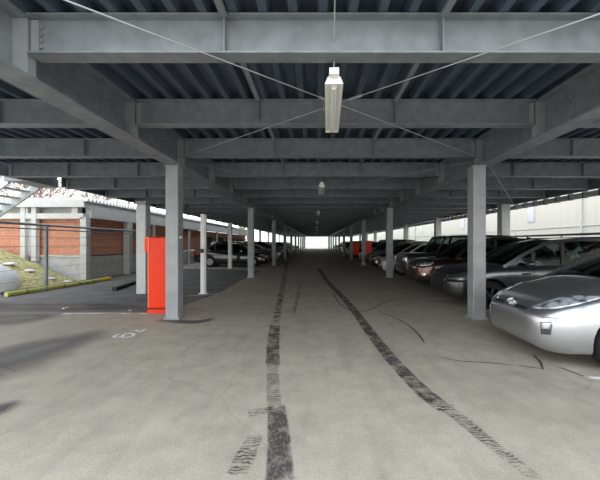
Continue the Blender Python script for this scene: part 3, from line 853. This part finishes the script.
        for xp in g['pillars']:
            z1 = ztop(xp)-.02; z0 = zbelt(xp)
            mb = MB(); sweep(mb, [(xp+.02*k, sd*(yat(xp, z0+(z1-z0)*k/4)+.004), z0+(z1-z0)*k/4) for k in range(5)], .08, .03, sd)
            mb.build('door_pillar', black, root)
        for xa, xc in zip(edges, edges[1:]):
            mb = MB(); rws = []
            for i in range(9):
                x = xa+(xc-xa)*i/8; z0 = zbelt(x)+.0; z1 = ztop(x)-.025
                if z1 < z0+.01: z1 = z0+.01
                rws.append([(x, sd*yat(x, z0+(z1-z0)*k/6)*.99, z0+(z1-z0)*k/6) for k in range(7)])
            mb.grid(rws); mb.build('side_window', gm, root, smooth=70)
        # belt moulding
        mb = MB(); sweep(mb, [(x, sd*(hw(x)+.012), zbelt(x)+.008) for x in np.linspace(xw+.15, xb-.2, 14)], .022, .02, sd)
        mb.build('belt_moulding', spec.get('beltmat', black), root)
        # mirror
        xm = g.get('xm', xw+.42); zm = zbelt(xm)+.07; ym = sd*(hw(xm)+.16)
        mb = MB(); bmesh.ops.create_icosphere(mb.bm, subdivisions=2, radius=1)
        for v in mb.bm.verts: v.co = Vector((v.co.x*.075, v.co.y*.115, v.co.z*.075))+Vector((xm, ym, zm))
        mr = mb.build('door_mirror', paint_mat, root, smooth=80)
        MB().box(xm+.055, xm+.07, ym-.08, ym+.08, zm-.045, zm+.045).build('mirror_glass', chrome, mr)
        MB().box(xm-.03, xm+.03, *sorted((sd*(hw(xm)-.03), ym)), zm-.07, zm-.04).build('mirror_arm', black, mr)
        # door handles
        if fine:
            for xh in (g['pillars'][0]-.18, g['pillars'][0]+.75):
                y_ = sd*(car.at(xh)[0]*.985); zh = car.at(xh)[1]+(car.at(xh)[2]-car.at(xh)[1])*.80
                MB().box(xh-.09, xh+.09, *sorted((y_-sd*.01, y_+sd*.03)), zh-.012, zh+.012).build('door_handle', spec.get('handlemat', paint_mat), root, bevel=.005)
    # door seams
    if fine:
        for sd_, an in ((-1, 90), (1, -90)):
            for xs_ in [g['xd']]+g['pillars'][:2]:
                s_ = -xs_ if an == 90 else xs_
                zt_ = car.at(xs_)[2]-.03
                patch('door_seam', black, an, [(s_-.004, zt_), (s_+.004, zt_)], [(s_-.004, .34), (s_+.004, .34)], m=12, off=.002, thick=.003, sub=1)
    # interior
    mb = MB(); xi0, xi1 = xw+.35, xb-.45
    zi = zbelt((xi0+xi1)/2)+.0
    mb.box(xi0-.15, xi0+.2, -hw(xi0)*.8, hw(xi0)*.8, zi-.2, car.at(xi0)[3]+.03)
    mb.build('dashboard', seatm, root)
    for xs_ in ([xw+1.15, xw+2.0] if xb-xw < 3.0 else [xw+1.2, xw+2.1, xw+2.85]):
        for sd in (-1, 1):
            zt_ = zi+.33
            mb = MB().box(xs_, xs_+.13, sd*.36-.23, sd*.36+.23, zi-.3, zi+.17)
            mb.box(xs_+.02, xs_+.11, sd*.36-.12, sd*.36+.12, zi+.2, zt_-.02); mb.box(xs_+.05, xs_+.08, sd*.36-.07, sd*.36+.07, zi+.1, zi+.25)
            mb.build('seat', seatm, root)
    mb = MB(); rws = []
    for i in range(10):
        x = xw+.12+(xb-.25-xw-.12)*i/9; w_, _, ze_, zc_ = car.at(x)
        rws.append([(x, w_*.80*u, ze_+(zc_-ze_)*.99*(1-u*u)+.012) for u in np.linspace(-1, 1, 7)])
    mb.grid(rws); mb.build('cabin_lining', seatm, root, solid=.008)
    # wheels
    for ax in car.ax:
        for sd in (-1, 1):
            yo = sd*(wid-.025); yi = sd*(wid-.225)
            w = MB().lathe([(yi, R*.62), (yi, R*.93), (yi+sd*.03, R), (yo-sd*.03, R), (yo, R*.94), (yo, R*.66), (yo-sd*.03, R*.64)], 32, 'y', (ax, 0, R)).build('wheel', rubber, root, smooth=40)
            mb = MB(); yr_ = yo-sd*.02
            mb.lathe([(yr_-sd*.01, R*.66), (yr_+sd*.012, R*.655), (yr_+sd*.012, R*.60), (yr_-sd*.05, R*.58)], 28, 'y', (ax, 0, R))
            mb.lathe([(yr_-sd*.02, R*.16), (yr_+sd*.01, R*.14)], 14, 'y', (ax, 0, R))
            ns = spec.get('spokes', 7)
            for k in range(ns):
                a = 2*PI*k/ns; u = Vector((math.cos(a), 0, math.sin(a))); v = Vector((-math.sin(a), 0, math.cos(a)))
                c0 = Vector((ax, yr_-sd*.005, R))
                ps = [c0+u*R*.12+v*.03, c0+u*R*.6+v*.042, c0+u*R*.6-v*.042, c0+u*R*.12-v*.03]
                vs = [mb.bm.verts.new(p) for p in ps]+[mb.bm.verts.new(p-Vector((0, sd*.02, 0))) for p in ps]
                for f in ((0,1,2,3),(7,6,5,4),(0,1,5,4),(1,2,6,5),(2,3,7,6),(3,0,4,7)): mb.bm.faces.new([vs[i] for i in f])
            mb.build('rim', spec.get('rimmat', alloy), w, smooth=30)
            MB().lathe([(yr_-sd*.06, R*.6), (yr_-sd*.055, R*.6)], 24, 'y', (ax, 0, R)).build('brake_disc', black, w)
    return root, patch, bvh

reflected_dark = plain('painted_dark_reflection', (.012, .012, .013), .3, coat=.5)
rust_paint = plain('rust_brown_paint', (.12, .038, .024), .3, .4, coat=1.)
def specs():
    sp = {}
    # low wedge hatchback (nearest car)
    sp['hatch'] = dict(L=4.46, ax=(.86, 3.56), R=.315, spokes=7,
        keys=[(0,.40,.29,.56,.60),(.04,.54,.22,.60,.665),(.12,.66,.17,.655,.73),(.25,.755,.155,.72,.80),(.45,.825,.17,.785,.875),(.75,.862,.17,.86,.965),(1.05,.872,.18,.925,1.03),
              (1.6,.873,.18,.955,1.04),(3.0,.873,.18,1.0,1.05),(3.8,.86,.2,1.03,1.08),(4.2,.82,.25,1.02,1.06),(4.4,.74,.32,.97,1.0),(4.46,.64,.38,.9,.93)],
        cab=dict(xw=1.0, xf=2.45, xr=3.1, xb=4.15, zr=1.47, pillars=[2.35, 3.3], xd=1.28, xm=1.42, rk=.6, tilt=.74),
        patches=[
            ('headlight', mirror_tint, 38, [(-.98,.86),(-.8,.865),(-.62,.83),(-.44,.73),(-.33,.665)], [(-.98,.845),(-.8,.765),(-.62,.70),(-.44,.672),(-.33,.655)], 'both'),
            ('fog_lamp', mirror_tint, 40, [(-.60,.545),(-.47,.52)], [(-.585,.39),(-.48,.375)], 'both'),
            ('upper_grille', black, 0, [(-.36,.655),(-.25,.66),(-.12,.665)], [(-.36,.625),(-.25,.625),(-.12,.62)], 'both'),
            ('bumper_groove', smoked, 38, [(-.66,.60),(-.5,.585)], [(-.66,.592),(-.5,.577)], 'both'),
            ('fog_lens', smoked, 40, [(-.585,.46),(-.485,.445)], [(-.575,.40),(-.49,.385)], 'both'),
            ('rear_lamp', tail_lens, 150, [(-1.62,.95),(-1.38,.95)], [(-1.62,.75),(-1.38,.75)], 'both')])
    # minivan
    sp['van'] = dict(rimmat=smoked, L=4.6, ax=(.90, 3.63), R=.32, spokes=5,
        keys=[(0,.42,.34,.62,.66),(.05,.58,.27,.68,.74),(.15,.70,.22,.75,.82),(.35,.79,.19,.83,.91),(.7,.852,.18,.90,.985),(1.05,.868,.18,.95,1.04),
              (1.7,.872,.18,.975,1.03),(3.2,.872,.18,1.02,1.05),(4.0,.865,.2,1.06,1.09),(4.4,.83,.26,1.05,1.08),(4.57,.77,.34,1.02,1.04),(4.6,.72,.4,1.0,1.02)],
        cab=dict(xw=1.2, xf=2.5, xr=4.1, xb=4.5, zr=1.585, pillars=[1.85, 2.55, 3.55], xd=1.3, xm=1.72, rk=.6, tilt=.78, dw=.2),
        patches=[
            ('front_bumper_or_reflection', reflected_dark, 0, [(-.74,.62),(0,.70),(.74,.62)], [(-.70,.25),(0,.30),(.70,.25)], 'one'),  # dark aisle reflection painted black over the grey nose, corners too
            ('bumper_corner_reflection', reflected_dark, 50, [(-.98,.66),(-.7,.66),(-.34,.66)], [(-.94,.22),(-.7,.22),(-.34,.26)], 'both'),
            ('headlight', smoked, 40, [(-.90,.85),(-.7,.835),(-.52,.78),(-.40,.70)], [(-.88,.80),(-.7,.70),(-.52,.66),(-.40,.655)], 'both'),
            ('upper_grille', black, 0, [(-.44,.70),(0,.73),(.44,.70)], [(-.44,.61),(0,.60),(.44,.61)], 'one'),
            ('grille_bar', chrome, 0, [(-.48,.745),(0,.765),(.48,.745)], [(-.48,.73),(0,.748),(.48,.73)], 'one'),
            ('bumper_intake', black, 0, [(-.62,.52),(0,.53),(.62,.52)], [(-.56,.27),(0,.30),(.56,.27)], 'one'),
            ('rear_lamp', tail_lens, 150, [(-1.62,.98),(-1.40,.98)], [(-1.62,.7),(-1.40,.7)], 'both')])
    sp['crossover'] = dict(L=4.35, ax=(.86, 3.46), R=.35, spokes=5,
        keys=[(0,.46,.36,.72,.77),(.05,.62,.30,.80,.86),(.15,.74,.26,.88,.94),(.35,.83,.23,.94,1.0),(.7,.885,.22,.98,1.04),(1.1,.90,.22,1.01,1.07),
              (1.7,.90,.22,1.03,1.07),(3.0,.90,.22,1.08,1.1),(3.8,.885,.25,1.12,1.14),(4.15,.84,.32,1.1,1.12),(4.32,.78,.4,1.05,1.07),(4.35,.72,.45,1.0,1.02)],
        cab=dict(xw=1.1, xf=1.95, xr=3.4, xb=4.15, zr=1.64, pillars=[2.35, 3.25], xd=1.35, rk=.58, tilt=.76, dw=.2),
        patches=[
            ('front_bumper_or_reflection', rust_paint, 35, [(-.98,.84),(-.7,.80),(-.36,.80)], [(-.96,.50),(-.7,.46),(-.36,.46)], 'both'),
            ('headlight', mirror_tint, 35, [(-.92,.93),(-.7,.93),(-.45,.87)], [(-.9,.84),(-.7,.80),(-.45,.81)], 'both'),
            ('upper_grille', black, 0, [(-.34,.84),(0,.85),(.34,.84)], [(-.25,.62),(0,.60),(.25,.62)], 'one'),
            ('grille_bar', chrome, 0, [(-.40,.80),(-.30,.64),(0,.60)], [(-.36,.80),(-.28,.66),(0,.62)], 'both'),
            ('bumper_intake', black, 0, [(-.62,.52),(0,.54),(.62,.52)], [(-.60,.36),(0,.33),(.60,.36)], 'one'),
            ('fog_lamp', mirror_tint, 35, [(-.80,.60),(-.66,.60)], [(-.80,.50),(-.66,.50)], 'both'),
            ('rear_lamp', tail_lens, 150, [(-1.52,1.0),(-1.32,1.0)], [(-1.52,.8),(-1.32,.8)], 'both')])
    sp['boxy'] = dict(L=4.5, ax=(.85, 3.45), R=.36, spokes=5,
        keys=[(0,.62,.42,.90,.94),(.04,.74,.36,.98,1.02),(.12,.83,.32,1.03,1.07),(.35,.88,.28,1.07,1.11),(.7,.895,.26,1.09,1.13),(1.1,.90,.26,1.10,1.13),
              (1.7,.90,.26,1.11,1.13),(3.0,.90,.26,1.12,1.13),(3.9,.895,.28,1.13,1.14),(4.4,.87,.34,1.12,1.13),(4.5,.82,.4,1.08,1.1)],
        cab=dict(xw=1.2, xf=1.65, xr=4.2, xb=4.42, zr=1.78, pillars=[2.3, 3.3], xd=1.35, rk=.55, tilt=.88, dw=.2),
        patches=[
            ('headlight', mirror_tint, 12, [(-.78,.97),(-.56,.97)], [(-.78,.80),(-.56,.80)], 'both'),
            ('upper_grille', black, 0, [(-.50,.96),(0,.96),(.50,.96)], [(-.50,.70),(0,.70),(.50,.70)], 'one'),
            ('grille_bar', chrome, 0, [(-.52,.86),(0,.86),(.52,.86)], [(-.52,.84),(0,.84),(.52,.84)], 'one'),
            ('bumper_intake', black, 0, [(-.6,.60),(0,.60),(.6,.60)], [(-.6,.46),(0,.46),(.6,.46)], 'one'),
            ('rear_lamp', tail_lens, 165, [(-.45,1.0),(-.32,1.0)], [(-.45,.7),(-.32,.7)], 'both')])
    sp['sedan'] = dict(L=4.6, ax=(.88, 3.55), R=.32, spokes=6,
        keys=[(0,.45,.32,.62,.66),(.05,.60,.26,.68,.73),(.15,.72,.21,.74,.80),(.35,.81,.18,.80,.87),(.7,.865,.17,.86,.94),(1.1,.88,.17,.91,.99),
              (1.7,.885,.17,.94,1.0),(3.0,.885,.17,.98,1.02),(3.8,.875,.19,1.02,1.06),(4.3,.84,.25,1.02,1.05),(4.55,.77,.32,.98,1.0),(4.6,.70,.38,.92,.94)],
        cab=dict(xw=1.05, xf=1.95, xr=3.1, xb=4.05, zr=1.46, pillars=[2.3, 3.2], xd=1.3, rk=.58, tilt=.74),
        patches=[
            ('headlight', mirror_tint, 38, [(-.88,.80),(-.66,.77),(-.46,.70)], [(-.86,.72),(-.66,.66),(-.46,.63)], 'both'),
            ('upper_grille', black, 0, [(-.42,.66),(0,.68),(.42,.66)], [(-.34,.50),(0,.48),(.34,.50)], 'one'),
            ('grille_bar', chrome, 0, [(-.42,.685),(0,.70),(.42,.685)], [(-.42,.672),(0,.688),(.42,.672)], 'one'),
            ('bumper_intake', black, 0, [(-.58,.42),(0,.42),(.58,.42)], [(-.5,.28),(0,.26),(.5,.28)], 'one'),
            ('fog_lamp', mirror_tint, 38, [(-.74,.48),(-.62,.48)], [(-.74,.40),(-.62,.40)], 'both'),
            ('rear_lamp', tail_lens, 150, [(-1.62,.95),(-1.38,.95)], [(-1.62,.75),(-1.38,.75)], 'both')])
    return sp
SP = specs()
silver = paint('silver_paint', (.50, .51, .54), .9, .3)
gunmetal = paint('dark_grey_paint', (.135, .14, .15), .9, .28)
brown = paint('brown_red_paint', (.016, .006, .005), .4, .3)
blackp = paint('black_paint', (.012, .012, .014), .1, .25)
darkgr = paint('charcoal_paint', (.035, .036, .038), .4, .3)
pearl = paint('pearl_white_paint', (.66, .66, .63), .2, .3)
maroon = paint('maroon_paint', (.12, .015, .025), .4, .3)
SP['boxy']['roofmat'] = blackp

def place(root, xn, y, side, label, group=None, rz=0):
    root.location = (xn, y, 0); root.rotation_euler = (0, 0, rz if side == 1 else PI+rz)
    tag(root, label, 'car', group)

hatch, hp, hb = make_car('hatchback', SP['hatch'], silver)
place(hatch, 2.72, 4.53, 1, 'silver wedge-shaped hatchback parked nearest the camera, nose to the aisle')
# oval badge of three ellipses on its nose, standing on the sloping front
em = MB(); cz = .672
def ell(mb, a, b, r, oy=0, oz=0):
    pts = []
    for k in range(25):
        t = 2*PI*k/24; y_ = math.cos(t)*a+oy; z_ = cz+math.sin(t)*b+oz
        hit = hb.ray_cast(Vector((-3, y_, z_)), Vector((1,0,0)))
        if hit[0] is None: return
        pts.append(hit[0]+hit[1]*.014)
    mb.tube(pts, r, 6)
ell(em, .075, .043, .007); ell(em, .026, .041, .0055); ell(em, .050, .016, .0055, 0, .018)
if len(em.bm.verts): em.build('emblem', chrome, hatch, smooth=60)

van, vp, vb = make_car('minivan', SP['van'], gunmetal)
place(van, 3.02, 7.98, 1, 'dark grey minivan parked behind the near column, beside the silver hatchback')
cross, _, _ = make_car('crossover', SP['crossover'], brown)
place(cross, 3.08, 10.45, 1, 'dark brown-red crossover with bright headlight, next after the grey minivan')
boxy, _, _ = make_car('boxy_suv', SP['boxy'], darkgr)
place(boxy, 3.35, 12.9, 1, 'boxy charcoal off-roader with a square dark nose and black roof')
sedan, _, _ = make_car('sedan', SP['sedan'], pearl)
place(sedan, 3.1, 15.6, 1, 'pale silver-white sedan showing behind the second column by the cars')

# simplified-detail prototypes for the distance
def recolour(root, old, new):
    for o in [root]+desc(root):
        if o.type == 'MESH' and any(s.material == old for s in o.material_slots):
            o.data = o.data.copy()
            for i, m in enumerate(o.data.materials):
                if m == old: o.data.materials[i] = new
def desc(o):
    r = []
    for c in o.children: r += [c]+desc(c)
    return r
index_kids()
protos = {}
def proto(kind, col):
    """first use builds a copy in that colour; later uses copy it"""
    base = {'hatch': (hatch, silver), 'van': (van, gunmetal), 'crossover': (cross, brown), 'boxy': (boxy, darkgr), 'sedan': (sedan, pearl)}[kind]
    key = (kind, col.name)
    if col == base[1]: return base[0], False
    if key in protos: return protos[key], False
    c = copy_tree(base[0]); bpy.context.view_layer.update()
    recolour(c, base[1], col); index_kids(); protos[key] = c
    return c, True
def add(kind, col, xn, y, side, label, group=None):
    c, fresh = proto(kind, col)
    if not fresh:
        c = copy_tree(c)
        if 'group' in c: del c['group']
    place(c, xn, y, side, label, group)
    return c
silverd = paint('satin_silver_paint', (.36, .37, .38), .8, .3)
add('sedan', blackp, 3.1, 18.1, 1, 'black sedan, the next car after the pale silver-white sedan')
add('van', silverd, 3.15, 20.6, 1, 'mid silver minivan parked in front of the dimmer red cabinet')
add('crossover', blackp, 3.25, 23.4, 1, 'black crossover parked just beyond the dimmer red cabinet')
add('hatch', pearl, 3.5, 25.8, 1, 'small pale hatchback parked between the two red cabinets')
add('boxy', blackp, 4.1, 27.95, 1, 'black boxy car parked just before the small red cabinet')
kinds = [('sedan', blackp), ('van', darkgr), ('crossover', silverd), ('hatch', darkgr), ('sedan', silverd), ('boxy', darkgr), ('van', pearl)]
y = 31.0; i = 0
while y < 62:
    k, c = kinds[i % len(kinds)]
    add(k, c, 3.4, y, 1, 'distant parked car beyond the small red cabinet, on the warehouse side', 'distant cars on the warehouse side')
    y += 2.53; i += 1
# brick building side
add('sedan', blackp, -3.12, 20.9, 2, 'black sedan with bright headlights, first car past the empty bays')
add('van', blackp, -3.2, 23.5, 2, 'black minivan parked second in the row on the brick building side')
add('van', maroon, -3.2, 25.9, 2, 'maroon minivan parked third in the row on the brick building side')
add('hatch', pearl, -3.2, 28.3, 2, 'pale hatchback parked just after the maroon minivan')
y = 31.2; i = 0
for_l = [('crossover', maroon), ('sedan', silverd), ('van', darkgr), ('sedan', blackp), ('hatch', pearl), ('crossover', blackp)]
while y < 60:
    k, c = for_l[i % len(for_l)]
    add(k, c, -3.2, y, 2, 'distant parked car on the brick building side, beyond the pale hatchback', 'distant cars on the brick building side')
    y += 2.53; i += 1

# ------------------------------------------------------------------ light
w = bpy.data.worlds.new('sky'); S.world = w; w.use_nodes = True
nt = w.node_tree; bg = nt.nodes['Background']
tc = nt.nodes.new('ShaderNodeTexCoord'); sep = nt.nodes.new('ShaderNodeSeparateXYZ'); nt.links.new(tc.outputs['Generated'], sep.inputs[0])
rp = nt.nodes.new('ShaderNodeValToRGB'); e = rp.color_ramp.elements
e[0].position = .0; e[0].color = (1.0, .97, .92, 1); e[1].position = .6; e[1].color = (.84, .91, 1.0, 1)
nt.links.new(sep.outputs[2], rp.inputs[0]); nt.links.new(rp.outputs[0], bg.inputs['Color'])
bg.inputs['Strength'].default_value = 1.6

# ------------------------------------------------------------------ camera
cd = bpy.data.cameras.new('camera'); cam = bpy.data.objects.new('camera', cd); C.objects.link(cam)
cam.location = (0, 0, 1.5); cam.rotation_euler = (PI/2, 0, 0)
cd.sensor_fit = 'HORIZONTAL'; cd.sensor_width = 36; cd.lens = 36*320/600
cd.shift_x = -16/600; cd.shift_y = 3/600; cd.clip_end = 400; cd.clip_start = .05
S.camera = cam
S.view_settings.view_transform = 'Standard'; S.view_settings.look = 'None'
S.view_settings.gamma = 1; S.view_settings.use_curve_mapping = False
S.view_settings.exposure = .88
